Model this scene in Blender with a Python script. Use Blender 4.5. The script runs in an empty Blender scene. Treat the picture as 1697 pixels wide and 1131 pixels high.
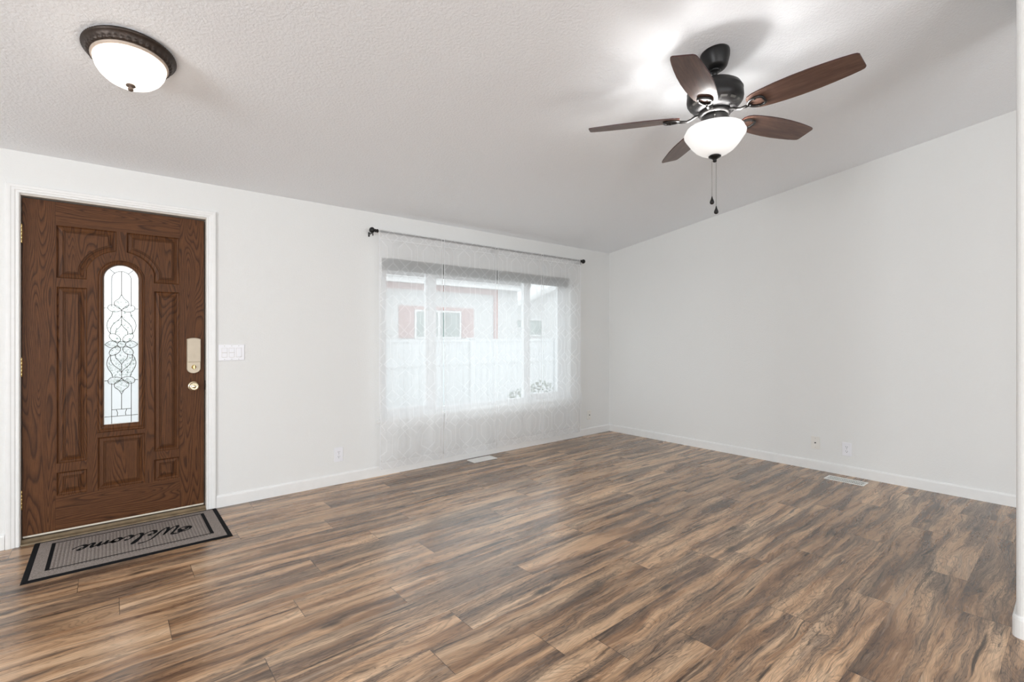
import bpy, bmesh, math, random
from mathutils import Vector, Matrix
from mathutils.geometry import tessellate_polygon
from math import sin, cos, pi, radians, atan2, sqrt

random.seed(7)
S = bpy.context.scene
COL = S.collection

# ------------------------------------------------------------------ camera, world, lights, exposure
cam_d = bpy.data.cameras.new('camera'); cam = bpy.data.objects.new('camera', cam_d); COL.objects.link(cam)
cam_d.sensor_width = 36.0; cam_d.sensor_fit = 'HORIZONTAL'
cam_d.lens = 36.0 * 797.6 / 1697
cam_d.shift_y = -7.5 / 1697
cam_d.clip_start = 0.02; cam_d.clip_end = 200
cam.location = (-5.0493, -4.0424, 1.24)
cam.rotation_euler = (radians(90), 0, -atan2(.6414, .7672))
S.camera = cam
S.view_settings.view_transform = 'Standard'
S.view_settings.look = 'None'
S.view_settings.gamma = 1.0
S.view_settings.use_curve_mapping = False
S.view_settings.exposure = 0.0

W = bpy.data.worlds.new('overcast_sky'); S.world = W; W.use_nodes = True
bg = W.node_tree.nodes['Background']
bg.inputs[0].default_value = (0.94, 0.975, 1.0, 1); bg.inputs[1].default_value = 2.6

def area_light(name, loc, rot, sx, sy, power, color):
    d = bpy.data.lights.new(name, 'AREA'); d.shape = 'RECTANGLE'; d.size = sx; d.size_y = sy
    d.energy = power; d.color = color
    o = bpy.data.objects.new(name, d); COL.objects.link(o); o.location = loc; o.rotation_euler = rot
    return o
# added fill lights, set at guessed, unseen openings in the back and left walls
area_light('back_fill_light', (-3.2, -8.12, 1.45), (radians(90), 0, 0), 2.4, 1.5, 60, (.91, .96, 1.0))  # unseen source, added to lift the ceiling and walls
area_light('back_left_fill_light', (-6.6, -8.12, 1.1), (radians(90), 0, 0), 1.8, 2.0, 92, (.91, .96, 1.0))  # added fill behind the camera; no patio door is known there
area_light('side_fill_light', (-8.62, -3.7, 1.4), (radians(90), 0, radians(-90)), 2.2, 1.6, 122, (.93, .97, 1.0))  # made-up source out of view, brightens the right wall and ceiling corner

# ------------------------------------------------------------------ helpers
def tag(o, label=None, cat=None, group=None, kind=None):
    if label: o['label'] = label
    if cat: o['category'] = cat
    if group: o['group'] = group
    if kind: o['kind'] = kind
    return o

def empty(name, loc, label=None, cat=None, group=None, kind=None):
    o = bpy.data.objects.new(name, None); COL.objects.link(o); o.location = loc
    o.empty_display_size = .05
    return tag(o, label, cat, group, kind)

def wloc(o):
    v = Vector((0, 0, 0))
    while o: v += o.location; o = o.parent
    return v

class MB:
    def __init__(s): s.v = []; s.f = []; s.sm = []
    def add(s, vs, fs, smooth=False):
        n = len(s.v); s.v += [tuple(v) for v in vs]
        s.f += [tuple(i + n for i in f) for f in fs]; s.sm += [smooth] * len(fs); return s
    def box(s, x0, x1, y0, y1, z0, z1, bev=0, M=None, seg=2):
        if bev:
            b = bmesh.new(); bmesh.ops.create_cube(b, size=1)
            bmesh.ops.scale(b, vec=(x1 - x0, y1 - y0, z1 - z0), verts=b.verts)
            bmesh.ops.translate(b, vec=((x0 + x1) / 2, (y0 + y1) / 2, (z0 + z1) / 2), verts=b.verts)
            bmesh.ops.bevel(b, geom=b.edges[:], offset=bev, segments=seg, affect='EDGES', profile=.5)
            b.verts.index_update()
            vs = [v.co.copy() for v in b.verts]; fs = [[v.index for v in f.verts] for f in b.faces]; b.free()
        else:
            vs = [Vector(p) for p in ((x0,y0,z0),(x1,y0,z0),(x1,y1,z0),(x0,y1,z0),(x0,y0,z1),(x1,y0,z1),(x1,y1,z1),(x0,y1,z1))]
            fs = [(0,3,2,1),(4,5,6,7),(0,1,5,4),(1,2,6,5),(2,3,7,6),(3,0,4,7)]
        if M: vs = [M @ v for v in vs]
        return s.add(vs, fs)
    def lathe(s, prof, n=48, M=None, wob=None):
        vs = []; fs = []
        for k, (r, z) in enumerate(prof):
            for i in range(n):
                a = 2 * pi * i / n; rr = r + (wob(k, i) if wob else 0)
                vs.append(Vector((rr * cos(a), rr * sin(a), z)))
        for k in range(len(prof) - 1):
            for i in range(n):
                j = (i + 1) % n; fs.append((k*n+i, k*n+j, (k+1)*n+j, (k+1)*n+i))
        fs.append(tuple(reversed(range(n)))); fs.append(tuple((len(prof)-1)*n + i for i in range(n)))
        if M: vs = [M @ v for v in vs]
        s.add(vs, fs, True); s.sm[-1] = s.sm[-2] = False; return s
    def tube(s, pts, r, n=8, closed=False):
        pts = [Vector(p) for p in pts]; N = len(pts)
        rs = r if isinstance(r, (list, tuple)) else [r] * N
        vs = []; fs = []; up = None
        for i, p in enumerate(pts):
            if closed: t = pts[(i+1) % N] - pts[i-1]
            else: t = pts[min(i+1, N-1)] - pts[max(i-1, 0)]
            t.normalize()
            if up is None: up = Vector((0,0,1)) if abs(t.z) < .9 else Vector((1,0,0))
            a = (up - t * up.dot(t)).normalized(); up = a; b = t.cross(a)
            for k in range(n):
                q = 2*pi*k/n; vs.append(p + (a*cos(q) + b*sin(q)) * rs[i])
        for i in range(N if closed else N-1):
            j = (i+1) % N
            for k in range(n):
                l = (k+1) % n; fs.append((i*n+k, i*n+l, j*n+l, j*n+k))
        if not closed: fs.append(tuple(reversed(range(n)))); fs.append(tuple((N-1)*n+k for k in range(n)))
        return s.add(vs, fs, True)
    def prism(s, poly, f0, f1):
        """poly: 2-D loop; f0,f1: map (a,b)->3-D for the two caps"""
        n = len(poly); vs = [f0(*p) for p in poly] + [f1(*p) for p in poly]
        fs = [tuple(range(n)), tuple(reversed(range(n, 2*n)))] + [(i, n+i, n+(i+1)%n, (i+1)%n) for i in range(n)]
        return s.add(vs, fs)
    def loft(s, loops, closed=True, cap=False, smooth=False):
        n = len(loops[0]); vs = [v for l in loops for v in l]; fs = []
        for k in range(len(loops)-1):
            for i in range(n if closed else n-1):
                j = (i+1) % n; fs.append((k*n+i, k*n+j, (k+1)*n+j, (k+1)*n+i))
        s.add(vs, fs, smooth)
        if cap:
            tri = tessellate_polygon([[Vector(v) for v in loops[-1]]])
            s.add(loops[-1], [tuple(t) for t in tri])
        return s

def obj(name, mb, mat, parent=None, origin=None, fix=True, **tg):
    if origin is None:
        if parent is not None: origin = wloc(parent)
        else:
            xs = [v[0] for v in mb.v]; ys = [v[1] for v in mb.v]; zs = [v[2] for v in mb.v]
            origin = Vector(((min(xs)+max(xs))/2, (min(ys)+max(ys))/2, min(zs)))
    origin = Vector(origin)
    me = bpy.data.meshes.new(name)
    me.from_pydata([tuple(Vector(v) - origin) for v in mb.v], [], mb.f)
    me.polygons.foreach_set('use_smooth', mb.sm)
    if fix:
        b = bmesh.new(); b.from_mesh(me); bmesh.ops.recalc_face_normals(b, faces=b.faces[:]); b.to_mesh(me); b.free()
    me.materials.append(mat)
    o = bpy.data.objects.new(name, me); COL.objects.link(o)
    if parent is not None:
        o.parent = parent; o.location = origin - wloc(parent)
    else: o.location = origin
    return tag(o, **tg)

def struct(name, mb, mat, parent=None, **k):
    o = obj(name, mb, mat, parent, **k)
    if parent is None: o['kind'] = 'structure'
    return o

def copy_tree(o, parent=None):
    c = o.copy(); COL.objects.link(c)
    if parent is not None: c.parent = parent
    for ch in list(o.children): copy_tree(ch, c)
    return c

# ------------------------------------------------------------------ material helpers
class NT:
    def __init__(s, name):
        s.m = bpy.data.materials.new(name); s.m.use_nodes = True
        s.t = s.m.node_tree; s.t.nodes.clear()
        s.out = s.t.nodes.new('ShaderNodeOutputMaterial')
    def n(s, typ, **k):
        x = s.t.nodes.new('ShaderNode' + typ)
        for a, b in k.items(): setattr(x, a, b)
        return x
    def link(s, a, b):
        s.t.links.new(a, b)
    def put(s, sock, v):
        if isinstance(v, bpy.types.NodeSocket): s.t.links.new(v, sock)
        elif v is not None: sock.default_value = v
    def math(s, op, a, b=None, c=None, clamp=False):
        x = s.n('Math', operation=op); x.use_clamp = clamp
        s.put(x.inputs[0], a); s.put(x.inputs[1], b); s.put(x.inputs[2], c); return x.outputs[0]
    def vmath(s, op, a, b=None, scale=None):
        x = s.n('VectorMath', operation=op); s.put(x.inputs[0], a); s.put(x.inputs[1], b)
        if scale is not None: s.put(x.inputs['Scale'], scale)
        return x.outputs['Value'] if op in ('DOT_PRODUCT', 'DISTANCE', 'LENGTH') else x.outputs[0]
    def comb(s, x, y, z=0.0):
        c = s.n('CombineXYZ'); s.put(c.inputs[0], x); s.put(c.inputs[1], y); s.put(c.inputs[2], z); return c.outputs[0]
    def sep(s, v):
        c = s.n('SeparateXYZ'); s.link(v, c.inputs[0]); return c.outputs
    def noise(s, vec, scale=1, detail=2, rough=.5, dist=0, out=0):
        x = s.n('TexNoise'); s.put(x.inputs['Vector'], vec)
        x.inputs['Scale'].default_value = scale; x.inputs['Detail'].default_value = detail
        x.inputs['Roughness'].default_value = rough; x.inputs['Distortion'].default_value = dist
        return x.outputs[out]
    def ramp(s, fac, stops, interp='LINEAR'):
        r = s.n('ValToRGB'); s.link(fac, r.inputs[0]); e = r.color_ramp.elements; r.color_ramp.interpolation = interp
        while len(e) > 1: e.remove(e[-1])
        e[0].position = stops[0][0]; e[0].color = col(stops[0][1])
        for p, c in stops[1:]:
            q = e.new(p); q.color = col(c)
        return r.outputs[0]
    def mix(s, fac, a, b, blend='MIX'):
        x = s.n('Mix', data_type='RGBA', blend_type=blend)
        s.put(x.inputs[0], fac)
        for i, v in ((6, a), (7, b)):
            s.put(x.inputs[i], v if isinstance(v, bpy.types.NodeSocket) else col(v))
        return x.outputs[2]
    def bump(s, h, strength=.3, dist=.001):
        b = s.n('Bump'); s.put(b.inputs['Height'], h); b.inputs['Strength'].default_value = strength
        b.inputs['Distance'].default_value = dist; return b.outputs[0]
    def bsdf(s, color, rough=.5, metal=0, normal=None, spec=None, coat=None, emit=None, estr=0):
        p = s.n('BsdfPrincipled')
        s.put(p.inputs['Base Color'], color if isinstance(color, bpy.types.NodeSocket) else col(color))
        s.put(p.inputs['Roughness'], rough); s.put(p.inputs['Metallic'], metal)
        if normal is not None: s.put(p.inputs['Normal'], normal)
        if spec is not None: s.put(p.inputs['Specular IOR Level'], spec)
        if coat is not None: p.inputs['Coat Weight'].default_value = coat; p.inputs['Coat Roughness'].default_value = .2
        if emit is not None: p.inputs['Emission Color'].default_value = col(emit); p.inputs['Emission Strength'].default_value = estr
        return p.outputs[0]
    def done(s, sh): s.link(sh, s.out.inputs[0]); return s.m

def lin(c): return c/12.92 if c <= .04045 else ((c+.055)/1.055)**2.4
def col(c):
    """numbers above 1 are 0-255 sRGB triples, else linear"""
    if isinstance(c, (int, float)): return (c, c, c, 1)
    if len(c) == 4: return c
    if max(c) > 1.001: return (lin(c[0]/255), lin(c[1]/255), lin(c[2]/255), 1)
    return (c[0], c[1], c[2], 1)

def simple(name, c, rough=.5, metal=0, bump=None, var=.04, scale=20, **k):
    t = NT(name); co = t.n('TexCoord').outputs['Object']
    n = t.noise(co, scale, 3)
    base = col(c); dk = tuple(x*(1-var*2) for x in base[:3]) + (1,); lt = tuple(min(1, x*(1+var)) for x in base[:3]) + (1,)
    cc = t.ramp(n, [(.3, dk), (.7, lt)])
    nm = t.bump(t.noise(co, bump[0], 3), bump[1], bump[2]) if bump else None
    return t.done(t.bsdf(cc, rough, metal, nm, **k))

def plaster(name, c, sc, strength, dist, rough=.75, soft=.5):
    t = NT(name); co = t.n('TexCoord').outputs['Object']
    a = t.noise(co, sc, 4, .55); b = t.noise(co, sc*.33, 2, .5)
    h = t.math('ADD', t.ramp(a, [(.38, 0.0), (.62, 1.0)]), t.math('MULTIPLY', b, soft))
    cc = t.mix(t.math('MULTIPLY', t.noise(co, 1.3, 3), .05), c, tuple(x*.86 for x in col(c)[:3]))
    return t.done(t.bsdf(cc, rough, 0, t.bump(h, strength, dist), spec=.3))

M_WALL = plaster('wall_paint', (.825, .827, .815), 95, .22, .0022)
M_CEIL = plaster('ceiling_texture', (.925, .945, .97), 75, .36, .0035, .9)
M_TRIM = simple('trim_paint', (.86, .86, .85), .38, var=.01, bump=(40, .05, .001))
M_JAMB = simple('jamb_paint', (.64, .60, .55), .45, var=.03)
M_PLASTIC = simple('white_plastic', (.88, .88, .915), .3, var=.01)
M_PLASTIC_W = simple('warm_white_plastic', (.83, .81, .77), .3, var=.01)
M_SLOT = simple('slot_shadow_plastic', (.03, .028, .025), .6)
M_SCREW = simple('screw_metal', (.55, .54, .50), .35, .8)
M_BRASS = simple('polished_brass', (.78, .58, .26), .18, 1.0, var=.03)
M_CHAMP = simple('champagne_brass', (.86, .74, .52), .2, .85, var=.03)
M_LOCK = simple('almond_metal', (.54, .46, .35), .38, .35, var=.02)
M_LOCK2 = simple('almond_satin', (.58, .50, .39), .45, .2, var=.02)
M_BRONZE = simple('dark_bronze', (.055, .040, .032), .42, .55, var=.15, scale=60)
M_BRONZE_L = simple('aged_bronze', (.16, .115, .09), .5, .4, var=.15, scale=60)
M_BLACK = simple('black_metal', (.020, .019, .019), .38, .55, var=.1)
M_IRON = simple('dark_iron', (.045, .043, .042), .3, .75, var=.1)
M_ROD = simple('rod_metal', (.010, .010, .010), .35, .3)
M_CHAIN = simple('bead_chain', (.22, .21, .20), .35, .9)
M_RUBBER = simple('black_rubber', (.007, .0075, .009), .85, bump=(200, .2, .001), spec=.15)
M_VINYL = simple('white_vinyl', (.60, .62, .635), .5, var=.02)
M_SASH = simple('window_vinyl', (.90, .915, .93), .35, var=.01)
M_VENT = simple('vent_enamel', (.92, .91, .88), .35, var=.02)
M_VENTD = simple('vent_opening', (.10, .13, .13), .6)
M_LEAD = simple('lead_came', (.045, .036, .022), .5, .3)
M_THRESH = simple('threshold_metal', (.24, .18, .11), .45, .35, var=.15)
M_SWEEP = simple('door_sweep', (.72, .66, .56), .5)
M_SHADE = simple('shade_fabric', (.105, .108, .100), .85, bump=(150, .2, .001))
M_SHADER = simple('shade_rail', (.20, .20, .19), .5)
M_HSIDE = simple('house_siding', (.62, .62, .62), .8, var=.03, scale=3)
M_HRED = simple('red_trim_paint', (.50, .30, .285), .7, var=.08)
M_HTRIM = simple('house_white_trim', (.74, .74, .74), .5)
M_HROOF = simple('roof_shingle', (.22, .21, .21), .9, var=.2, scale=8)
M_HGLASS = simple('house_glass', (.25, .32, .30), .1, var=.15, scale=2)
M_GROUND = simple('ground_gravel', (.42, .42, .40), .95, var=.15, scale=6)
M_LEAF = simple('shrub_leaf', (.06, .13, .045), .5, var=.3, scale=9)
M_STEM = simple('shrub_stem', (.10, .07, .045), .8)

def oak(name, horizontal_rails=False):
    t = NT(name); co = t.n('TexCoord').outputs['Object']
    x, y, z = t.sep(co)
    rnd = t.n('ObjectInfo').outputs['Random']
    off = t.math('MULTIPLY', rnd, 37.0)
    if horizontal_rails:
        ax = t.math('ABSOLUTE', x)
        inx = t.math('LESS_THAN', ax, .3165)
        hi = t.math('GREATER_THAN', z, 1.882); lo = t.math('LESS_THAN', z, .205)
        m = t.math('MULTIPLY', inx, t.math('MAXIMUM', hi, lo))
        u = t.n('Mix', data_type='FLOAT'); t.put(u.inputs[0], m); t.put(u.inputs[2], x); t.put(u.inputs[3], z)
        v = t.n('Mix', data_type='FLOAT'); t.put(v.inputs[0], m); t.put(v.inputs[2], z); t.put(v.inputs[3], t.math('ADD', x, 7.3))
        across, along = u.outputs[0], v.outputs[0]
        # grain is centred on each stile
        st = t.math('SUBTRACT', ax, .388)
        seam = t.math('LESS_THAN', t.math('ABSOLUTE', t.math('SUBTRACT', ax, .3165)), .0009)
    else:
        across, along = x, z; seam = None
    v1 = t.comb(t.math('ADD', t.math('MULTIPLY', across, 10.0), off), t.math('MULTIPLY', along, .95), off)
    f = t.noise(v1, 1.0, 1.2, .4, .35)
    rings = t.math('FRACT', t.math('MULTIPLY', f, 30.0))
    rc = t.ramp(rings, [(0, .22), (.14, .92), (.5, 1.0), (.82, .62), (1, .22)])
    v2 = t.comb(t.math('MULTIPLY', across, 420), t.math('MULTIPLY', along, 16), off)
    pores = t.ramp(t.noise(v2, 1, 3, .6), [(.36, .45), (.52, 1.0)])
    big = t.noise(t.comb(t.math('MULTIPLY', across, 5), t.math('MULTIPLY', along, .9), off), 1, 2)
    g = t.math('MULTIPLY', t.math('ADD', t.math('MULTIPLY', rc, .62), .38), t.math('ADD', t.math('MULTIPLY', pores, .45), .55))
    c = t.ramp(g, [(.28, (.012, .0042, .0016)), (.60, (.058, .0215, .0075)), (1.0, (.138, .054, .0185))])
    c = t.mix(t.math('MULTIPLY', big, .35), c, (.085, .036, .018))
    if seam is not None: c = t.mix(t.math('MULTIPLY', seam, .6), c, (.03, .012, .006))
    return t.done(t.bsdf(c, .48, 0, t.bump(g, .35, .0012), spec=.20))
M_OAK = oak('oak_door_leaf', True); M_OAKP = oak('oak_door_panel')

def blade_wood():
    t = NT('walnut_blade'); co = t.n('TexCoord').outputs['Object']
    x, y, z = t.sep(co)
    v1 = t.comb(t.math('MULTIPLY', x, 4), t.math('MULTIPLY', y, 42), 0)
    n = t.noise(v1, 1, 4, .6, .3)
    n2 = t.noise(t.comb(t.math('MULTIPLY', x, 20), t.math('MULTIPLY', y, 300), 0), 1, 2)
    g = t.math('ADD', t.math('MULTIPLY', n, .75), t.math('MULTIPLY', n2, .25))
    c = t.ramp(g, [(.3, (.062, .032, .024)), (.5, (.125, .068, .050)), (.72, (.19, .112, .083))])
    return t.done(t.bsdf(c, .36, 0, t.bump(g, .05, .001), spec=.5))
M_BLADE = blade_wood()
M_BLADE_E = simple('blade_edge', (.045, .012, .010), .4)

def floor_mat():
    t = NT('floor_planks')
    uv = t.n('UVMap'); uv.uv_map = 'plank'
    u, v, _ = t.sep(uv.outputs[0])
    at = t.n('Attribute', attribute_name='plank_rand'); r = at.outputs['Vector']
    r0, r1, r2 = t.sep(r)
    o1 = t.math('MULTIPLY', r0, 61.0); o2 = t.math('MULTIPLY', r1, 47.0); o3 = t.math('MULTIPLY', r2, 33.0)
    uu = t.math('ADD', u, o1); vv = t.math('ADD', v, t.math('MULTIPLY', r1, 3.0))
    # gentle wandering of the grain
    wx = t.noise(t.comb(t.math('MULTIPLY', uu, 2.1), t.math('MULTIPLY', vv, 5.0), o3), 1, 2, .5)
    vw = t.math('ADD', vv, t.math('ADD', t.math('MULTIPLY', t.math('SUBTRACT', wx, .5), .08), t.math('MULTIPLY', t.math('SUBTRACT', t.noise(t.comb(t.math('MULTIPLY', uu, 8), t.math('MULTIPLY', vv, 16), o1), 1, 3, .6), .5), .009)))
    A = t.noise(t.comb(t.math('MULTIPLY', uu, 1.15), t.math('MULTIPLY', vw, 11), o2), 1, 4, .55, .25)
    base = t.ramp(A, [(.28, (.145, .077, .043)), (.40, (.35, .198, .107)), (.52, (.60, .372, .215)), (.70, (.80, .560, .365))])
    # grey-brown smoky streaks
    B = t.noise(t.comb(t.math('MULTIPLY', uu, 1.0), t.math('MULTIPLY', vw, 13), t.math('ADD', o3, 9)), 1, 5, .62, .45)
    bm = t.ramp(B, [(.46, 0.0), (.57, .88), (.72, .98)])
    fine = t.noise(t.comb(t.math('MULTIPLY', uu, 2.6), t.math('MULTIPLY', vw, 95), o1), 1, 4, .65, .3)
    bm2 = t.math('MULTIPLY', bm, t.ramp(fine, [(.32, 1.0), (.66, .55)]))
    c = t.mix(bm2, base, (.135, .096, .074))
    c = t.mix(t.ramp(fine, [(.30, .42), (.47, 0.0)]), c, (.085, .052, .035))
    # dark lines running along inside the smoky streaks
    r3 = t.math('FRACT', t.math('MULTIPLY', t.math('ADD', B, t.math('MULTIPLY', A, .35)), 19.0))
    l3 = t.ramp(r3, [(0, .80), (.13, .55), (.24, 0.0), (.92, 0.0), (1, .80)])
    m3 = t.ramp(B, [(.40, 0.0), (.50, .85), (.75, 1.0)])
    c = t.mix(t.math('MULTIPLY', l3, m3), c, (.050, .034, .026))
    # long cathedral contour lines
    F = t.noise(t.comb(t.math('MULTIPLY', uu, 1.5), t.math('MULTIPLY', vw, 8.0), o3), 1, 2.5, .45, .5)
    ring = t.math('FRACT', t.math('MULTIPLY', F, 30.0))
    rl = t.ramp(ring, [(0, .36), (.16, 1.0), (.74, 1.0), (1, .36)])
    rmask = t.ramp(t.noise(t.comb(t.math('MULTIPLY', uu, 1.3), t.math('MULTIPLY', vv, 7), o1), 1, 2), [(.38, 0.0), (.55, 1.0)])
    c = t.mix(t.math('MULTIPLY', rmask, .55), c, t.mix(1.0, c, rl, 'MULTIPLY'))
    # sharp dark cracks
    K = t.noise(t.comb(t.math('MULTIPLY', uu, 1.6), t.math('MULTIPLY', vw, 34), o2), 1, 4, .6, .6)
    km = t.ramp(K, [(.31, .9), (.35, .6), (.41, 0.0)])
    c = t.mix(km, c, (.035, .022, .015))
    # lighter mineral streaks
    L = t.noise(t.comb(t.math('MULTIPLY', uu, .9), t.math('MULTIPLY', vw, 26), t.math('ADD', o1, 5)), 1, 3, .55, .2)
    c = t.mix(t.ramp(L, [(.62, 0.0), (.74, .55)]), c, (.55, .41, .30))
    # knots
    vo = t.n('TexVoronoi', feature='F1'); t.put(vo.inputs['Vector'], t.comb(t.math('MULTIPLY', uu, 2.1), t.math('MULTIPLY', vw, 6.2), o2)); vo.inputs['Scale'].default_value = 1
    kn = t.math('ADD', vo.outputs['Distance'], t.math('MULTIPLY', t.math('SUBTRACT', t.noise(t.comb(t.math('MULTIPLY', uu, 30), t.math('MULTIPLY', vv, 60), 0), 1, 3), .5), .12))
    c = t.mix(t.ramp(kn, [(.05, .9), (.17, 0.0)]), c, (.05, .032, .022))
    # fine fibres
    fb = t.noise(t.comb(t.math('MULTIPLY', uu, 14), t.math('MULTIPLY', vw, 420), 0), 1, 2)
    c = t.mix(1.0, c, t.ramp(fb, [(.3, .74), (.7, 1.16)]), 'MULTIPLY')
    # per-plank tone
    c = t.mix(1.0, c, t.ramp(r2, [(0, .84), (1, 1.14)]), 'MULTIPLY')
    # joints
    ed = t.n('Attribute', attribute_name='plank_edge').outputs['Vector']
    eu, ev, _ = t.sep(ed)
    end = t.math('LESS_THAN', eu, .0013); side = t.math('LESS_THAN', ev, .0008)
    c = t.mix(t.math('MAXIMUM', t.math('MULTIPLY', end, .75), t.math('MULTIPLY', side, .35)), c, (.02, .013, .009))
    ro = t.math('ADD', t.math('MULTIPLY', A, .12), .22)
    h = t.math('SUBTRACT', t.math('MULTIPLY', fb, .4), t.math('MULTIPLY', km, .5))
    return t.done(t.bsdf(c, ro, 0, t.bump(h, .10, .0008), spec=.5, coat=.18))
M_FLOOR = floor_mat()

def curtain_mat():
    t = NT('sheer_curtain_fabric')
    uv = t.n('UVMap'); uv.uv_map = 'cloth'
    u, v, _ = t.sep(uv.outputs[0])
    hw, hh = .1225, .1415
    a = t.math('PINGPONG', u, hw); b = t.math('PINGPONG', v, hh)
    p = t.comb(a, b, 0.0)
    dmin = None
    for (x0, y0, x1, y1) in ((.067, 0, .067, .048), (.067, .048, 0, .108), (0, .108, .038, .1415), (hw, 0, hw, .085), (hw, .085, .060, .1415)):
        dx, dy = x1-x0, y1-y0; L2 = dx*dx+dy*dy
        q = t.vmath('SUBTRACT', p, (x0, y0, 0))
        k = t.math('DIVIDE', t.vmath('DOT_PRODUCT', q, (dx, dy, 0)), L2, clamp=True)
        nn = t.vmath('SCALE', (dx, dy, 0), scale=k)
        d = t.vmath('DISTANCE', q, nn)
        dmin = d if dmin is None else t.math('MINIMUM', dmin, d)
    line = t.ramp(dmin, [(.0028, 1.0), (.0048, 0.0)])
    at = t.n('Attribute', attribute_name='cloth_edge'); eu, ev, _ = t.sep(at.outputs['Vector'])  # distance to sides / to bottom
    side = t.math('LESS_THAN', eu, .013)
    hem = t.math('LESS_THAN', ev, .062)
    top = t.math('GREATER_THAN', ev, 2.012)
    stitch = t.math('LESS_THAN', t.math('ABSOLUTE', t.math('SUBTRACT', ev, 2.015)), .005)
    weave = t.noise(t.comb(t.math('MULTIPLY', u, 900), t.math('MULTIPLY', v, 40), 0), 1, 2)
    weave2 = t.noise(t.comb(t.math('MULTIPLY', u, 30), t.math('MULTIPLY', v, 900), 0), 1, 2)
    op = t.math('ADD', .57, t.math('MULTIPLY', t.math('SUBTRACT', t.math('ADD', weave, weave2), 1.0), .10))
    op = t.math('ADD', op, t.math('MULTIPLY', line, .13))
    op = t.math('ADD', op, t.math('MULTIPLY', hem, .18))
    op = t.math('ADD', op, t.math('MULTIPLY', top, .05))
    op = t.math('ADD', op, t.math('MULTIPLY', stitch, .12))
    op = t.math('ADD', op, t.math('MULTIPLY', side, .32), clamp=True)
    op = t.math('MINIMUM', op, .93)
    dif = t.n('BsdfDiffuse'); dif.inputs[0].default_value = (.96, .96, .96, 1)
    tr = t.n('BsdfTranslucent'); tr.inputs[0].default_value = (.93, .945, .96, 1)
    m1 = t.n('MixShader'); m1.inputs[0].default_value = .50; t.link(dif.outputs[0], m1.inputs[1]); t.link(tr.outputs[0], m1.inputs[2])
    tp = t.n('BsdfTransparent')
    m2 = t.n('MixShader'); t.link(op, m2.inputs[0]); t.link(tp.outputs[0], m2.inputs[1]); t.link(m1.outputs[0], m2.inputs[2])
    return t.done(m2.outputs[0])
M_CURT = curtain_mat()

def glass_mat(name, tint=(1, 1, 1, 1), refl=.06, frost=0.0, speck=0.0):
    t = NT(name)
    tp = t.n('BsdfTransparent'); tp.inputs[0].default_value = tint
    co = t.n('TexCoord').outputs['Object']
    if speck:
        s = t.noise(co, 95, 3, .6, 1.2)
        t.link(t.ramp(s, [(.30, (.30, .33, .32)), (.40, (.80, .84, .80)), (.48, (1, 1, 1))]), tp.inputs[0])
    cur = tp.outputs[0]
    if frost:
        tl = t.n('BsdfTranslucent'); tl.inputs[0].default_value = (.97, .98, 1, 1)
        m = t.n('MixShader'); m.inputs[0].default_value = frost; t.link(cur, m.inputs[1]); t.link(tl.outputs[0], m.inputs[2]); cur = m.outputs[0]
    gl = t.n('BsdfGlossy'); gl.inputs[1].default_value = .05
    m = t.n('MixShader'); m.inputs[0].default_value = refl; t.link(cur, m.inputs[1]); t.link(gl.outputs[0], m.inputs[2])
    return t.done(m.outputs[0])
M_GLASS = glass_mat('window_glass', (.96, .98, .98, 1))
M_DGLASS = glass_mat('door_glass', (.84, .85, .84, 1), .03, .28)
M_BEVEL = glass_mat('bevelled_glass', (.97, .97, .95, 1), .03, .05, 1.0)

def lamp_glass(name, c, strength, frost=.5):
    t = NT(name)
    e = t.n('Emission'); e.inputs[0].default_value = col(c); e.inputs[1].default_value = strength
    tl = t.n('BsdfTranslucent'); tl.inputs[0].default_value = (.9, .9, .9, 1)
    df = t.bsdf((.85, .85, .85), .25)
    m = t.n('MixShader'); m.inputs[0].default_value = frost; t.link(df, m.inputs[1]); t.link(tl.outputs[0], m.inputs[2])
    a = t.n('AddShader'); t.link(m.outputs[0], a.inputs[0]); t.link(e.outputs[0], a.inputs[1])
    return t.done(a.outputs[0])
M_FLUSH = lamp_glass('flush_light_glass', (1, .93, .84), 2.6)
M_BOWL = lamp_glass('fan_bowl_glass', (1, .985, .96), .38, .035)

def mat_carpet():
    t = NT('doormat_carpet'); co = t.n('TexCoord').outputs['Object']
    x, y, z = t.sep(co)
    inx = t.math('LESS_THAN', t.math('ABSOLUTE', x), .375); iny = t.math('LESS_THAN', t.math('ABSOLUTE', y), .22)
    inside = t.math('MULTIPLY', inx, iny)
    rib = t.math('MULTIPLY', t.math('ADD', t.math('SINE', t.math('MULTIPLY', x, 2*pi/.0165)), 1.0), .5)
    ribm = t.math('MULTIPLY', inside, t.ramp(rib, [(.0, .5), (.35, 0.0)]))
    n = t.noise(co, 420, 3, .7)
    c = t.ramp(n, [(.35, (.10, .085, .075)), (.5, (.30, .26, .235)), (.66, (.52, .46, .43))])
    c = t.mix(ribm, c, (.13, .11, .10))
    h = t.math('ADD', t.math('MULTIPLY', t.math('MULTIPLY', rib, inside), 1.0), t.math('MULTIPLY', n, .5))
    return t.done(t.bsdf(c, .95, 0, t.bump(h, .7, .003), spec=.1))
M_MAT = mat_carpet()

# ------------------------------------------------------------------ room shell
SL = .1486; H0 = 2.334; RIDGE = -4.6
XL, YB = -8.5, -8.0
def ceil_z(y): return H0 - SL*y if y > RIDGE else H0 - SL*RIDGE + SL*(y - RIDGE)

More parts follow.
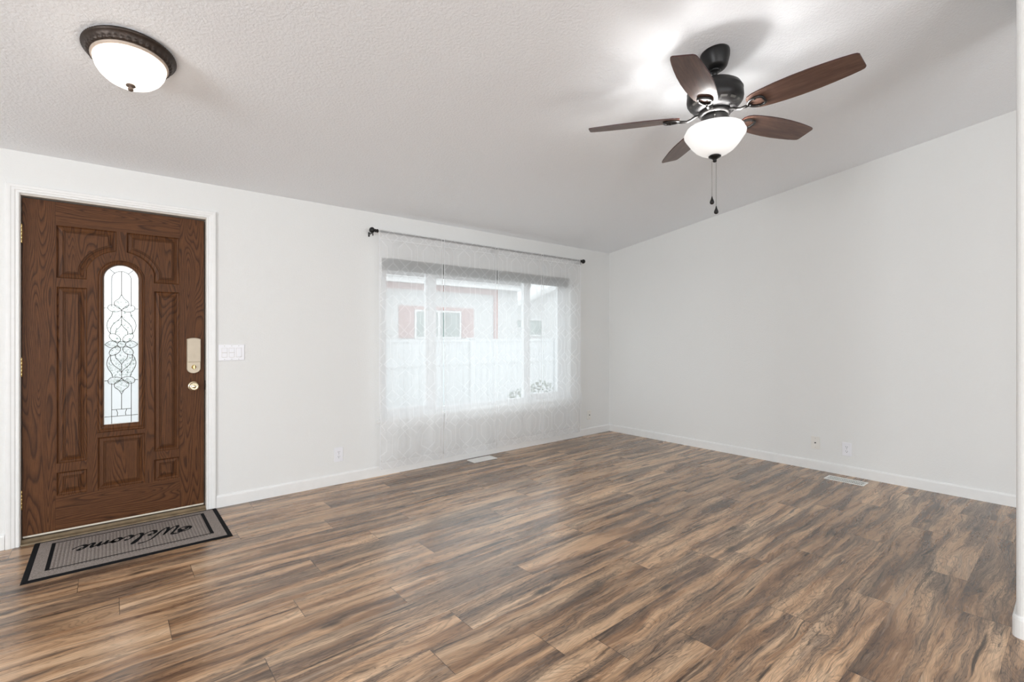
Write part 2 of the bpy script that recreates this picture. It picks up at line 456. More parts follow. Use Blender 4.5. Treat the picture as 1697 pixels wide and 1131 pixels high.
# floor: one mesh of planks
def build_floor():
    L, Wd = 1.2315, .1826
    known = {4: -5.17, 5: -4.714, 6: -5.015, 7: -4.195, 8: -4.853, 9: -4.386, 10: -3.985, 11: -4.591, 12: -3.87, 13: -4.077,
             14: -3.691, 15: -3.52, 16: -3.21, 17: -2.723, 18: -1.04, 19: -2.945, 20: -2.10}
    rnd = random.Random(11)
    V = []; F = []; UV = []; R = []; E = []
    for n in range(0, 44):
        y1, y0 = -n*Wd, max(-(n+1)*Wd, YB)
        s = known.get(n, -rnd.random()*L)
        k0 = math.floor((XL - s)/L)
        x = s + k0*L
        while x < 0:
            a, b = max(x, XL), min(x+L, 0)
            if b - a > .001:
                i = len(V); V += [(a,y0,0),(b,y0,0),(b,y1,0),(a,y1,0)]; F.append((i,i+1,i+2,i+3))
                rr = (rnd.random(), rnd.random(), rnd.random()); fl = rnd.random() < .5
                for (px, py) in ((a,y0),(b,y0),(b,y1),(a,y1)):
                    uu, vv = px-x, py+(n+1)*Wd
                    UV.append(((L-uu) if fl else uu, (Wd-vv) if fl else vv))
                R += [rr]*4
            x += L
    me = bpy.data.meshes.new('floor'); me.from_pydata(V, [], F)
    uvl = me.uv_layers.new(name='plank')
    for i, q in enumerate(UV): uvl.data[i].uv = q
    at = me.attributes.new('plank_rand', 'FLOAT_VECTOR', 'CORNER')
    for i, q in enumerate(R): at.data[i].vector = q
    # signed distance helper: the edge attribute stores plank coords; the shader needs min distance, so split each plank into a rim
    me.materials.append(M_FLOOR)
    o = bpy.data.objects.new('floor', me); COL.objects.link(o); o['kind'] = 'structure'
    return o
FL = build_floor()
# edge distance is derived from the plank UVs inside the shader
def patch_floor_edges():
    nt = M_FLOOR.node_tree
    atn = [n for n in nt.nodes if n.type == 'ATTRIBUTE' and n.attribute_name == 'plank_edge'][0]
    uvn = [n for n in nt.nodes if n.type == 'UVMAP'][0]
    sp = nt.nodes.new('ShaderNodeSeparateXYZ'); nt.links.new(uvn.outputs[0], sp.inputs[0])
    cb = nt.nodes.new('ShaderNodeCombineXYZ')
    for k, L in ((0, 1.2315), (1, .1826)):
        s = nt.nodes.new('ShaderNodeMath'); s.operation = 'SUBTRACT'; s.inputs[0].default_value = L; nt.links.new(sp.outputs[k], s.inputs[1])
        m = nt.nodes.new('ShaderNodeMath'); m.operation = 'MINIMUM'; nt.links.new(sp.outputs[k], m.inputs[0]); nt.links.new(s.outputs[0], m.inputs[1])
        nt.links.new(m.outputs[0], cb.inputs[k])
    tgt = [l.to_socket for l in atn.outputs['Vector'].links]
    for q in tgt: nt.links.new(cb.outputs[0], q)
    nt.nodes.remove(atn)
patch_floor_edges()
# ceiling: two sloping slabs
cb = MB()
T = .12
for ya, yb in ((.15, RIDGE), (RIDGE, YB-.15)):
    za, zb = ceil_z(ya), ceil_z(yb)
    cb.add([(XL-.15,ya,za),(.15,ya,za),(.15,yb,zb),(XL-.15,yb,zb),(XL-.15,ya,za+T),(.15,ya,za+T),(.15,yb,zb+T),(XL-.15,yb,zb+T)],
           [(0,1,2,3),(4,7,6,5),(0,4,5,1),(1,5,6,2),(2,6,7,3),(3,7,4,0)])
struct('ceiling', cb, M_CEIL)

DX0, DX1, DZT = -5.462, -4.512, 2.092          # door opening
WX0, WX1, WZ0, WZ1 = -3.185, -.742, .500, 1.948  # window opening
TH = .15
def wall_pieces(mb, y0, y1, openings, x0, x1, ztop):
    xs = x0
    for (a, b, z0, z1) in openings:
        mb.box(xs, a, y0, y1, 0, ztop)
        if z0 > 0: mb.box(a, b, y0, y1, 0, z0)
        mb.box(a, b, y0, y1, z1, ztop); xs = b
    mb.box(xs, x1, y0, y1, 0, ztop)
    return mb
struct('wall_front', wall_pieces(MB(), 0, TH, [(DX0, DX1, 0, DZT), (WX0, WX1, WZ0, WZ1)], XL-.15, .15, H0+.002), M_WALL)
# right wall follows the roof slope
def gable_wall(x0, x1, opening=None):
    mb = MB()
    ys = [0, RIDGE, YB]
    if opening:
        a, b, z0, z1 = opening   # a>b in y
        segs = [(0, a, 0, None), (a, b, 0, z0), (a, b, z1, None), (b, RIDGE, 0, None), (RIDGE, YB, 0, None)]
    else: segs = [(0, RIDGE, 0, None), (RIDGE, YB, 0, None)]
    for ya, yb, zb, zt in segs:
        za_, zb_ = (ceil_z(ya)+.02, ceil_z(yb)+.02) if zt is None else (zt, zt)
        if abs(ya-yb) < 1e-6: continue
        mb.add([(x0,ya,zb),(x1,ya,zb),(x1,yb,zb),(x0,yb,zb),(x0,ya,za_),(x1,ya,za_),(x1,yb,zb_),(x0,yb,zb_)],
               [(0,3,2,1),(4,5,6,7),(0,1,5,4),(1,2,6,5),(2,3,7,6),(3,0,4,7)])
    return mb
struct('wall_right', gable_wall(0, TH), M_WALL)
struct('wall_left', gable_wall(XL-TH, XL, (-2.55, -4.58, .55, 2.25)), M_WALL)
zb = ceil_z(YB)+.02
struct('wall_back', wall_pieces(MB(), YB-TH, YB, [(-7.5, -5.7, .05, 2.1), (-4.4, -2.0, .7, 2.2)], XL-.15, .15, zb), M_WALL)
# partition stub with bull-nosed end at the right edge of the view
PX, PY0, PY1 = -2.178, -3.974, -3.852
PXE = -1.45  # unseen far end, cut short to let the added light past
r = .02; loop = [(PXE, PY1)]
for k in range(7): a = pi/2 + k*pi/12; loop.append((PX + r + r*cos(a), PY1 - r + r*sin(a)))
for k in range(7): a = pi + k*pi/12; loop.append((PX + r + r*cos(a), PY0 + r + r*sin(a)))
loop.append((PXE, PY0))
pm = MB(); pm.loft([[(x, y, 0) for x, y in loop], [(x, y, ceil_z(y)+.01) for x, y in loop]], smooth=False)
struct('wall_partition', pm, M_WALL)

# baseboards
BP = [(0, 0), (.012, 0), (.012, .074), (.0095, .083), (.004, .088), (0, .088)]
def base_x(mb, x0, x1, y, sgn):
    mb.loft([[(x0, y+sgn*d, z) for d, z in BP], [(x1, y+sgn*d, z) for d, z in BP]])
    for xx in (x0, x1): mb.add([(xx, y+sgn*d, z) for d, z in BP], [tuple(range(len(BP)))])
    return mb
def base_y(mb, y0, y1, x, sgn):
    mb.loft([[(x+sgn*d, y0, z) for d, z in BP], [(x+sgn*d, y1, z) for d, z in BP]])
    for yy in (y0, y1): mb.add([(x+sgn*d, yy, z) for d, z in BP], [tuple(range(len(BP)))])
    return mb
m = MB(); base_x(m, XL, -5.5175, 0, -1); base_x(m, -4.4595, 0, 0, -1); struct('baseboard_front', m, M_TRIM)
m = MB(); base_y(m, -.0125, YB, 0, -1); struct('baseboard_right', m, M_TRIM)
# wrapped round the partition end
def off_loop(d):
    rr = r + d; q = [(PXE+d, PY1+d)]
    for k in range(7): a = pi/2 + k*pi/12; q.append((PX + r + rr*cos(a), PY1 - r + rr*sin(a)))
    for k in range(7): a = pi + k*pi/12; q.append((PX + r + rr*cos(a), PY0 + r + rr*sin(a)))
    q.append((PXE+d, PY0-d)); return q
m = MB(); m.loft([[(x, y, z) for x, y in off_loop(d)] for d, z in BP], closed=True); struct('baseboard_partition', m, M_TRIM)
m = MB(); base_y(m, 0, YB, XL, 1); struct('baseboard_left', m, M_TRIM)
m = MB(); base_x(m, XL, -7.55, YB, 1); base_x(m, -5.65, 0, YB, 1); struct('baseboard_back', m, M_TRIM)

# guessed windows out of view, added to frame the fill lights (plain framed openings)
def plain_window(name, axis, c, a0, a1, z0, z1):
    e = empty(name, (0, 0, 0), kind='structure'); f = MB(); g = MB(); w = .05
    def bx(mb, p0, p1, q0, q1, d=.03):
        if axis == 'y': mb.box(p0, p1, c-d, c+d, q0, q1)
        else: mb.box(c-d, c+d, p0, p1, q0, q1)
    bx(f, a0, a0+w, z0, z1); bx(f, a1-w, a1, z0, z1); bx(f, a0+w, a1-w, z0, z0+w); bx(f, a0+w, a1-w, z1-w, z1)
    mid = (a0+a1)/2; bx(f, mid-.025, mid+.025, z0+w, z1-w)
    obj('window_frame', f, M_SASH, e)
    return e
plain_window('window_2', 'y', YB-.07, -4.4, -2.0, .7, 2.2)
plain_window('window_3', 'y', YB-.07, -7.5, -5.7, .05, 2.1)
plain_window('window_4', 'x', XL-.07, -4.58, -2.55, .55, 2.25)

# ------------------------------------------------------------------ front window
win = empty('window_1', (-1.96, .08, WZ0), kind='structure')
FY0, FY1 = .085, .125
f = MB()
f.box(WX0, WX1, FY0, FY1, WZ0, WZ0+.042, .003); f.box(WX0, WX1, FY0, FY1, WZ1-.042, WZ1, .003)
f.box(WX0, WX0+.055, FY0, FY1, WZ0+.04, WZ1-.04, .003); f.box(WX1-.100, WX1, FY0, FY1, WZ0+.04, WZ1-.04, .003)
obj('window_frame', f, M_SASH, win)
for mx in (-2.620, -1.392):
    q = MB(); q.box(mx-.040, mx+.040, FY0-.012, FY1-.002, WZ0+.0425, WZ1-.0425, .004); q.box(mx-.006, mx+.006, FY0-.018, FY0-.011, WZ0+.0425, WZ1-.0425, .002)
    obj('mullion', q, M_SASH, win)
for a, b in ((WX0+.055, -2.66), (-2.58, -1.432), (-1.352, WX1-.10)):
    q = MB(); w = .022
    if b - a < 1.0:
        fr = MB(); w = .03
        fr.box(a, a+w, FY0+.004, FY1-.006, WZ0+.0425, WZ1-.0425, .002); fr.box(b-w, b, FY0+.004, FY1-.006, WZ0+.0425, WZ1-.0425, .002)
        fr.box(a+w, b-w, FY0+.004, FY1-.006, WZ0+.0425, WZ0+.0425+w, .002); fr.box(a+w, b-w, FY0+.004, FY1-.006, WZ1-.0425-w, WZ1-.0425, .002)
        obj('sash', fr, M_SASH, win)
        q.box(a+w, b-w, .104, .108, WZ0+.0425+w, WZ1-.0425-w)
    else: q.box(a, b, .104, .108, WZ0+.0425, WZ1-.0425)
    obj('pane', q, M_GLASS, win)
q = MB(); q.box(WX0-.045, WX1+.045, -.032, .0, WZ0-.026, WZ0-.001, .004); q.box(WX0+.001, WX1-.001, 0, FY0-.001, WZ0-.003, WZ0+.004)
obj('window_sill', q, M_TRIM, win)
q = MB(); q.box(WX0-.02, WX1+.02, -.013, -.0005, WZ0-.098, WZ0-.027, .003); obj('apron', q, M_TRIM, win)

# rolled-up shade stacked at the head of the window
sh = empty('window_shade', (-1.96, .03, WZ1-.108), 'dark grey pleated shade raised to a stack at window head', 'window shade')
q = MB(); n = 9; zt = WZ1-.012; zbm = WZ1-.098
prof = []
for k in range(n*2+1): prof.append((.012 + (.010 if k % 2 else 0), zt + (zbm-zt)*k/(n*2)))
pr = prof + [(.050 - (.010 if k % 2 else 0), prof[k][1]) for k in reversed(range(n*2+1))]
q.loft([[(WX0+.004, y, z) for y, z in pr], [(WX1-.030, y, z) for y, z in pr]])
for xx in (WX0+.004, WX1-.030): q.add([(xx, y, z) for y, z in pr], [tuple(range(len(pr)))])
obj('shade_fabric', q, M_SHADE, sh)
q = MB(); q.box(WX0+.003, WX1-.029, .010, .052, WZ1-.012, WZ1-.001, .002); obj('head_rail', q, M_SHADER, sh)
q = MB(); q.box(WX0+.003, WX1-.029, .012, .050, WZ1-.108, WZ1-.099, .002); obj('bottom_rail', q, M_SHADER, sh)

# ------------------------------------------------------------------ curtain rod and four sheer panels
RY, RZ = -.085, 2.158
rod = empty('curtain_rod', (-1.96, RY, RZ), 'black curtain rod with ball finials above the window', 'curtain rod')
q = MB(); q.tube([(-3.262, RY, RZ), (-.655, RY, RZ)], .0088, 14); obj('pole', q, M_ROD, rod)
for sx, x0 in ((-1, -3.262), (1, -.655)):
    Mx = Matrix.Translation((x0, RY, RZ)) @ Matrix.Rotation(sx*pi/2, 4, 'Y')
    q = MB(); q.lathe([(.010,-.004),(.015,0),(.016,.006),(.0115,.010),(.0115,.016),(.015,.019),(.015,.024),(.010,.028),(.012,.032),(.019,.036),(.0245,.044),(.026,.052),(.0235,.062),(.017,.070),(.009,.0745),(.002,.076)], 24, Mx)
    obj('finial', q, M_ROD, rod)
for bx in (-3.306, -1.953, -.6545):
    q = MB()
    q.box(bx-.007, bx+.007, -.005, -.0005, RZ-.044, RZ-.004, .002)
    q.tube([(bx, -.004, RZ-.022), (bx, RY+.02, RZ-.022), (bx, RY, RZ-.016)], .005, 10)
    q.tube([(bx, RY+.012, RZ+.002), (bx, RY+.009, RZ-.009), (bx, RY, RZ-.0125)], .0028, 8)
    q.tube([(bx, RY, RZ-.014), (bx, RY, RZ-.046)], .0042, 10)
    obj('bracket', q, M_ROD, rod)

def curtain(x0, x1, seed, zbot, label, ph):
    rd = random.Random(seed); nx, nz = 84, 70
    ZT = RZ + .013
    V = []; UV = []; E = []; Wd = x1-x0
    p1, p2, p3 = rd.random()*6, rd.random()*6, rd.random()*6
    for j in range(nz+1):
        s = j/nz; z = ZT + (zbot-ZT)*s
        for i in range(nx+1):
            t = i/nx; x = x0 + t*Wd
            amp = .0010 + .0052*min(1, s*1.4)
            w = amp*(sin(2*pi*t*1.6 + p1)*.9 + sin(2*pi*t*3.3 + p2 + s*2.5)*.5 + .12*sin(2*pi*t*9 + p3))
            y = RY - .0115 + w - .004
            if s < .03: y = RY - .0105
            # cloth pressed over the sill, kicks out below
            d = z - .40
            y += -.016*math.exp(-((z-.50)/.09)**2)
            lean = .004*sin(s*5 + p3)*s
            cur = (.010*s*sin(p1) if i in (0, 1) else 0)
            zz = z + .004*sin(2*pi*t*2.3+p2)*s**3
            V.append((x + lean + .012*ph*(t-.5)*s, y, zz))
            g = .5 + .5*s; UV.append((x - x0 + g*(.016*sin(5.1*z + p1) + .009*sin(9*t + 3.7*z + p2)), -z + g*(.012*sin(6.3*t + p3) + .007*sin(15*t + 4*z + p1))))
            E.append((min(t, 1-t)*Wd, z - zbot, 0))
    F = [(j*(nx+1)+i, j*(nx+1)+i+1, (j+1)*(nx+1)+i+1, (j+1)*(nx+1)+i) for j in range(nz) for i in range(nx)]
    org = Vector(((x0+x1)/2, RY, zbot))
    me = bpy.data.meshes.new('sheer_curtain'); me.from_pydata([tuple(Vector(v)-org) for v in V], [], F)
    me.polygons.foreach_set('use_smooth', [True]*len(F))
    uvl = me.uv_layers.new(name='cloth')
    for lp in me.loops: uvl.data[lp.index].uv = UV[lp.vertex_index]
    at = me.attributes.new('cloth_edge', 'FLOAT_VECTOR', 'POINT')
    for i, q in enumerate(E): at.data[i].vector = q
    me.materials.append(M_CURT)
    o = bpy.data.objects.new('sheer_curtain', me); COL.objects.link(o); o.location = org
    tag(o, label, 'curtain', 'sheer curtain panels on the rod')
    return o
curtain(-3.258, -2.611, 3, .078, 'sheer white trellis curtain panel farthest from the room corner, nearest the door', -1)
curtain(-2.603, -1.957, 5, .080, 'sheer white curtain panel hanging right behind the floor vent, second from the door', -.6)
curtain(-1.949, -1.309, 8, .084, 'sheer white curtain panel third from the door, over the right mullion', -.5)
curtain(-1.301, -.668, 12, .088, 'sheer white curtain panel closest to the room corner and the small wall plate', .2)

# ------------------------------------------------------------------ entry door
LY = .030; CX = -4.989; ZC = 1.618; LX0, LX1, LZ0, LZ1 = -5.449, -4.529, .045, 2.070
door = empty('door_1', (CX, .05, LZ0), kind='structure')
OUT = 'wooden front door'
def arch(rw, zbot, n=20):
    """closed loop (x,z) anticlockwise: bottom-left, bottom-right, arch"""
    return [(CX-rw, zbot), (CX+rw, zbot)] + [(CX + rw*cos(a*pi/n), ZC + rw*sin(a*pi/n)) for a in range(n+1)]
def rect(x0, x1, z0, z1): return [(x0, z0), (x1, z0), (x1, z1), (x0, z1)]
def inset(poly, d):
    n = len(poly); out = []
    A = sum(poly[i][0]*poly[(i+1)%n][1] - poly[(i+1)%n][0]*poly[i][1] for i in range(n)); sg = 1 if A > 0 else -1
    for i in range(n):
        p0, p1, p2 = poly[i-1], poly[i], poly[(i+1)%n]
        e1 = Vector((p1[0]-p0[0], p1[1]-p0[1])).normalized(); e2 = Vector((p2[0]-p1[0], p2[1]-p1[1])).normalized()
        n1 = Vector((-e1.y, e1.x))*sg; n2 = Vector((-e2.y, e2.x))*sg
        b = n1+n2; k = d/max(.35, (b.length_squared/2)) if b.length > 1e-6 else d
        out.append((p1[0]+b.x*k, p1[1]+b.y*k))
    return out
RA = .178
a_top = math.acos(.026/RA); a_bot = math.acos(.171/RA)
def arc_panel(sg):
    pts = [(sg*.312, 1.602), (sg*.312, 1.926), (sg*.026, 1.926)]
    for k in range(15):
        a = a_top + (a_bot-a_top)*k/14; pts.append((sg*RA*cos(a), ZC - .018 + RA*sin(a)*1.0 + .018))
    pts.append((sg*.171, 1.602))
    pts = [(CX+x, z) for x, z in pts]
    # drop duplicates
    out = [pts[0]]
    for p in pts[1:]:
        if abs(p[0]-out[-1][0])+abs(p[1]-out[-1][1]) > .004: out.append(p)
    return out
PAN = {'arched_l': arc_panel(-1), 'arched_r': arc_panel(1),
       'll': rect(CX-.311, CX-.170, .455, 1.547), 'lr': rect(CX+.172, CX+.313, .455, 1.547),
       'sl': rect(CX-.311, CX-.170, .257, .400), 'sr': rect(CX+.172, CX+.313, .257, .400),
       'c': rect(CX-.119, CX+.122, .258, .590)}
GLOOP = arch(.122, .621)
def face_with_holes(mb, y, loops):
    polys = [[Vector((x, y, z)) for x, z in l] for l in loops]
    tri = tessellate_polygon(polys); vs = [v for p in polys for v in p]
    mb.add(vs, [tuple(t) for t in tri])
q = MB(); outer = rect(LX0, LX1, LZ0, LZ1)
face_with_holes(q, LY, [outer] + list(PAN.values()) + [GLOOP])
face_with_holes(q, LY+.044, [outer, GLOOP])
q.loft([[(x, LY, z) for x, z in outer], [(x, LY+.044, z) for x, z in outer]])
q.loft([[(x, LY, z) for x, z in GLOOP], [(x, LY+.044, z) for x, z in GLOOP]])
obj('door_leaf', q, M_OAK, door, fix=False)
PPROF = [(0, 0), (.0015, .0035), (.005, .0075), (.0095, .0100), (.012, .0102), (.028, .0050), (.0283, .0062), (.0300, .0075), (.0312, .0020), (.0345, .0018), (.0352, .0050), (.0364, -.0004), (.0395, -.0006), (.0402, .0020), (.0412, -.0024), (.043, -.0028)]
for nm, poly in PAN.items():
    lps = []
    for d, dy in PPROF: lps.append([(x, LY+dy, z) for x, z in inset(poly, d)])
    q = MB(); q.loft(lps, cap=True); obj('raised_panel', q, M_OAKP, door, fix=False)
q = MB()
# the moulding runs round the glass: blend outline from the outer to the glass loop
def gl(d): 
    return arch(.122-d, .621+d*1.45)
q.loft([[(x, LY+dy, z) for x, z in gl(d)] for d, dy in [(0, 0), (.001, -.003), (.005, -.006), (.009, -.004), (.010, -.007), (.018, -.010), (.026, -.006), (.031, .002), (.033, .014)]])
obj('glass_moulding', q, M_OAKP, door, fix=False)
GL = arch(.0895, .667)
q = MB(); q.prism(GL, lambda x, z: (x, LY+.014, z), lambda x, z: (x, LY+.019, z)); pane = obj('glass_pane', q, M_DGLASS, door)
# white glazing bead at the pane edge
q = MB(); q.loft([[(x, LY+dy, z) for x, z in arch(.0895-d, .667+d)] for d, dy in [(0, .013), (.0, .009), (.0035, .009), (.0035, .0135)]]); obj('glazing_bead', q, M_JAMB, door, fix=False)
# leaded pattern
ZF = 1.188; KZ = .001013; KX = .00083
def cp(a, b): return ((a-162)*KX, (590-b)*KZ)
def smooth(pts, n=6):
    out = []
    P = [pts[0]] + list(pts) + [pts[-1]]
    for i in range(1, len(P)-2):
        for k in range(n):
            t = k/n; p0, p1, p2, p3 = P[i-1], P[i], P[i+1], P[i+2]
            out.append(tuple(.5*((2*p1[j]) + (-p0[j]+p2[j])*t + (2*p0[j]-5*p1[j]+4*p2[j]-p3[j])*t*t + (-p0[j]+3*p1[j]-3*p2[j]+p3[j])*t**3) for j in range(2)))
    out.append(tuple(pts[-1])); return out
def ell(a, b, ra, rb, rot=0, n=24):
    c, s_ = cos(rot), sin(rot)
    return [((a-162)*KX + (ra*cos(q)*c - rb*sin(q)*s_)*KX, (590-b)*KZ + (ra*cos(q)*s_ + rb*sin(q)*c)*KZ) for q in [2*pi*i/n for i in range(n+1)]]
quarter = [
    smooth([cp(*p) for p in ((162,265),(146,292),(121,312),(119,336),(135,350),(162,365))]),       # spade
    smooth([cp(*p) for p in ((162,368),(140,345),(112,333),(84,340),(80,360),(100,376),(135,378),(162,368))]),  # lobe
    smooth([cp(*p) for p in ((108,376),(100,405),(80,435),(72,468),(80,500),(96,524))]),             # outer body
    smooth([cp(*p) for p in ((162,403),(150,425),(115,455),(97,485),(94,520))]),
    smooth([cp(*p) for p in ((162,458),(148,480),(128,500),(124,528))]),
    ell(121, 547, 38, 22, -.55),                                                                     # petal
    smooth([cp(*p) for p in ((60,590),(85,572),(110,568),(137,584))]),                               # side leaf
]
cames = []
for c in quarter:
    for sx in (1, -1):
        for sz in (1, -1): cames.append([(x*sx, z*sz + ZF) for x, z in c])
cames.append([(x, z + ZF) for x, z in ell(162, 590, 26, 19)])
hw = .0505
cames.append([(-hw, 1.438)] + [(-hw*cos(k*pi/16), ZC + hw*sin(k*pi/16)) for k in range(17)] + [(hw, 1.438)])
for sg in (1, -1):
    cames.append([(sg*.0355, ZC+.0365), (sg*.063, ZC+.064)])
    cames.append([(sg*hw, .935), (sg*hw, .669)])
    for b in (357, 823): cames.append([(sg*.068, ZF+(590-b)*KZ), (sg*.089, ZF+(590-b)*KZ)])
    cames.append([(sg*.0845, ZF), (sg*.089, ZF)])
    cames.append([(sg*.026, .759), (sg*.020, .738), (sg*.022, .720)])
cames.append([(0, ZC+hw), (0, ZF+325*KZ)]); cames.append([(0, ZF+222*KZ), (0, ZF+130*KZ)]); cames.append([(0, ZF-222*KZ), (0, ZF-130*KZ)])
cames.append([(0, ZF-325*KZ), (0, .761)]); cames.append([(-hw, .761), (hw, .761)]); cames.append([(-.089, .717), (.089, .717)])
q = MB()
for c in cames: q.tube([(CX+x, LY+.0120, z) for x, z in c], .0018, 5)
obj('leading', q, M_LEAD, door)
# bevelled glass pieces of the central ornament
half = [(0,325),(16,300),(41,278),(43,254),(78,245),(82,225),(62,206),(80,155),(90,120),(80,90),(66,66),(76,40),(62,18),(100,0)]
outl = [(x*KX, ZF+z*KZ) for x, z in half] + [(x*KX, ZF-z*KZ) for x, z in reversed(half[:-1])]
outl += [(-x, z) for x, z in reversed(outl[1:-1])]
q = MB(); face_with_holes(q, LY+.0118, [[(CX+x, z) for x, z in outl]]); face_with_holes(q, LY+.0135, [[(CX+x, z) for x, z in outl]]); obj('bevelled_glass', q, M_BEVEL, door, fix=False)
# hinges
for hz in (1.852, 1.055, .262):
    h = MB(); hx = LX0-.0035
    for k in range(5): h.lathe([(.0052, -.0555+k*.0222+.0004), (.0056, -.0545+k*.0222), (.0056, -.0340+k*.0222-.0006), (.0052, -.0333+k*.0222-.0002)], 14, Matrix.Translation((hx, LY-.005, hz)))
    h.lathe([(.0, .0555), (.0045, .056), (.0045, .059), (.001, .061)], 12, Matrix.Translation((hx, LY-.005, hz)))
    h.box(hx+.001, hx+.0034, LY-.004, LY+.030, hz-.054, hz+.054); obj('hinge', h, M_BRASS, door)
# keypad deadbolt
LKX = -4.5925
lock = MB(); lw = .041
def lockloop(zb, zt_, w):
    out = []
    for k in range(13): a = pi + k*pi/12; out.append((LKX + w*cos(a), zb + .034 + .034*sin(a)*w/lw))
    for k in range(9): a = -1 + 2*k/8; out.append((LKX - w*a, zt_ + .009*(1-a*a)))
    return out
l0 = lockloop(.979, 1.222, lw); l1 = inset(l0, .003)
lock.loft([[(x, LY-.0005, z) for x, z in l0], [(x, LY-.014, z) for x, z in l0], [(x, LY-.018, z) for x, z in l1]], cap=True)
lk = obj('deadbolt_lock', lock, M_LOCK, door, label='almond deadbolt housing with battery cover')
cv = MB(); c0 = [(LKX-.037, 1.059), (LKX+.040, 1.059)] + [(LKX + .040 - .077*k/8, 1.219 + .009*(1-(1-2*k/8)**2)) for k in range(9)]
c1 = inset(c0, .003); cv.loft([[(x, LY-.018, z) for x, z in c0], [(x, LY-.027, z) for x, z in c0], [(x, LY-.029, z) for x, z in c1]], cap=True)
obj('battery_cover', cv, M_LOCK2, lk)
em = MB(); em.tube([(LKX + .0065*cos(a*pi/10) + .002, LY-.0292, 1.104 + .0125*sin(a*pi/10)) for a in range(20)], .0007, 5, True)
em.tube([(LKX-.002, LY-.0292, 1.104), (LKX+.006, LY-.0292, 1.104)], .0007, 5); obj('cover_emblem', em, M_LOCK, lk)
tn = MB(); tn.lathe([(.014, 0), (.014, .003), (.008, .006), (.007, .012)], 24, Matrix.Translation((LKX, LY-.018, 1.024)) @ Matrix.Rotation(pi/2, 4, 'X'))
tn.prism([(0, -.019), (.0075, -.006), (.0075, .006), (0, .019), (-.0075, .006), (-.0075, -.006)], lambda a, b: (LKX+a, LY-.030, 1.024+b), lambda a, b: (LKX+a*.6, LY-.040, 1.024+b*.85))
obj('thumb_turn', tn, M_BRASS, lk)
KX0 = -4.594
kb = MB(); Mk = Matrix.Translation((KX0, LY, .8885)) @ Matrix.Rotation(pi/2, 4, 'X')
kb.lathe([(.0335, 0), (.0335, .002), (.031, .006), (.026, .0085), (.022, .0095), (.014, .011), (.0125, .014), (.0125, .026), (.016, .030), (.024, .033), (.0275, .038), (.0285, .046), (.0265, .053), (.021, .0575), (.017, .0555), (.012, .054), (.0095, .058), (.002, .059)], 40, Mk)
obj('door_knob', kb, M_CHAMP, door)
sp = MB(); sp.box(-4.5285, -4.524, LY-.003, LY+.03, .868, .912, .001); sp.box(-4.522, -4.5195, LY-.012, LY+.02, .856, .924, .001); obj('strike_plate', sp, M_BRONZE, door)
# jamb, stop and sill
jb = MB()
jb.box(DX0, DX0+.009, .0, TH, 0, DZT); jb.box(DX1-.009, DX1, .0, TH, 0, DZT); jb.box(DX0+.009, DX1-.009, .0, TH, DZT-.014, DZT)
jb.box(DX0+.009, DX0+.028, LY+.046, TH, 0.03, DZT-.014, .001); jb.box(DX1-.028, DX1-.009, LY+.046, TH, 0.03, DZT-.014, .001); jb.box(DX0+.028, DX1-.028, LY+.046, TH, DZT-.034, DZT-.014, .001)
obj('door_jamb', jb, M_JAMB, door)
ts = MB(); ts.loft([[(x, y, z) for y, z in ((-.012, 0), (-.008, .008), (.015, .014), (.026, .026), (.09, .030), (.16, .020), (.16, 0))] for x in (DX0+.0095, DX1-.0095)])
for xx in (DX0+.0095, DX1-.0095): ts.add([(xx, y, z) for y, z in ((-.012, 0), (-.008, .008), (.015, .014), (.026, .026), (.09, .030), (.16, .020), (.16, 0))], [tuple(range(7))])
obj('threshold', ts, M_THRESH, door)
sw = MB(); sw.box(LX0+.002, LX1-.002, LY-.001, LY+.042, .034, .0445, .002); obj('door_sweep', sw, M_SWEEP, door)
# casing
CI = (-5.4565, -4.5175, 2.0885)
q = MB(); loops = []
for d, t_ in [(0, 0), (0, .0080), (.004, .0105), (.010, .0105), (.013, .0085), (.017, .0095), (.021, .0125), (.034, .0135), (.037, .0155), (.045, .0165), (.054, .0165), (.0585, .0135), (.0595, .010), (.0595, 0)]:
    loops.append([(CI[0]-d, -t_, 0), (CI[0]-d, -t_, CI[2]+d*.82), (CI[1]+d*.98, -t_, CI[2]+d*.82), (CI[1]+d*.98, -t_, 0)])
q.loft(loops, closed=False); struct('trim_1', q, M_TRIM)

# ------------------------------------------------------------------ doormat
MX0, MX1, MY0, MY1 = -5.393, -4.461, -.636, -.024
mat = empty('doormat', ((MX0+MX1)/2, (MY0+MY1)/2, .0), 'grey ribbed welcome mat with black border before the front door', 'doormat')
mcx, mcy = mat.location.x, mat.location.y
q = MB(); q.box(MX0+.018, MX1-.018, MY0+.014, MY1-.014, .0035, .0078, .001); obj('carpet', q, M_MAT, mat)
q = MB()
bp = [(0, .0006), (.001, .003), (.005, .0068), (.024, .0085), (.0275, .0080), (.0275, .0020)]
def rl(dx, dy, z): return [(MX0+dx, MY0+dy, z), (MX1-dx, MY0+dy, z), (MX1-dx, MY1-dy, z), (MX0+dx, MY1-dy, z)]
q.loft([rl(d, d*.72, z) for d, z in bp]); q.add(rl(0, 0, .0006), [(0, 3, 2, 1)]); obj('rubber_border', q, M_RUBBER, mat)
q = MB(); ix0, ix1, iy0, iy1 = -5.312, -4.547, -.531, -.092
q.box(ix0, ix0+.017, iy0, iy1, .007, .0086); q.box(ix1-.019, ix1, iy0, iy1, .007, .0086)
q.box(ix0+.017, ix1-.019, iy0, iy0+.009, .007, .0086); q.box(ix0+.017, ix1-.019, iy1-.009, iy1, .007, .0086)
obj('inner_stripe', q, M_RUBBER, mat)
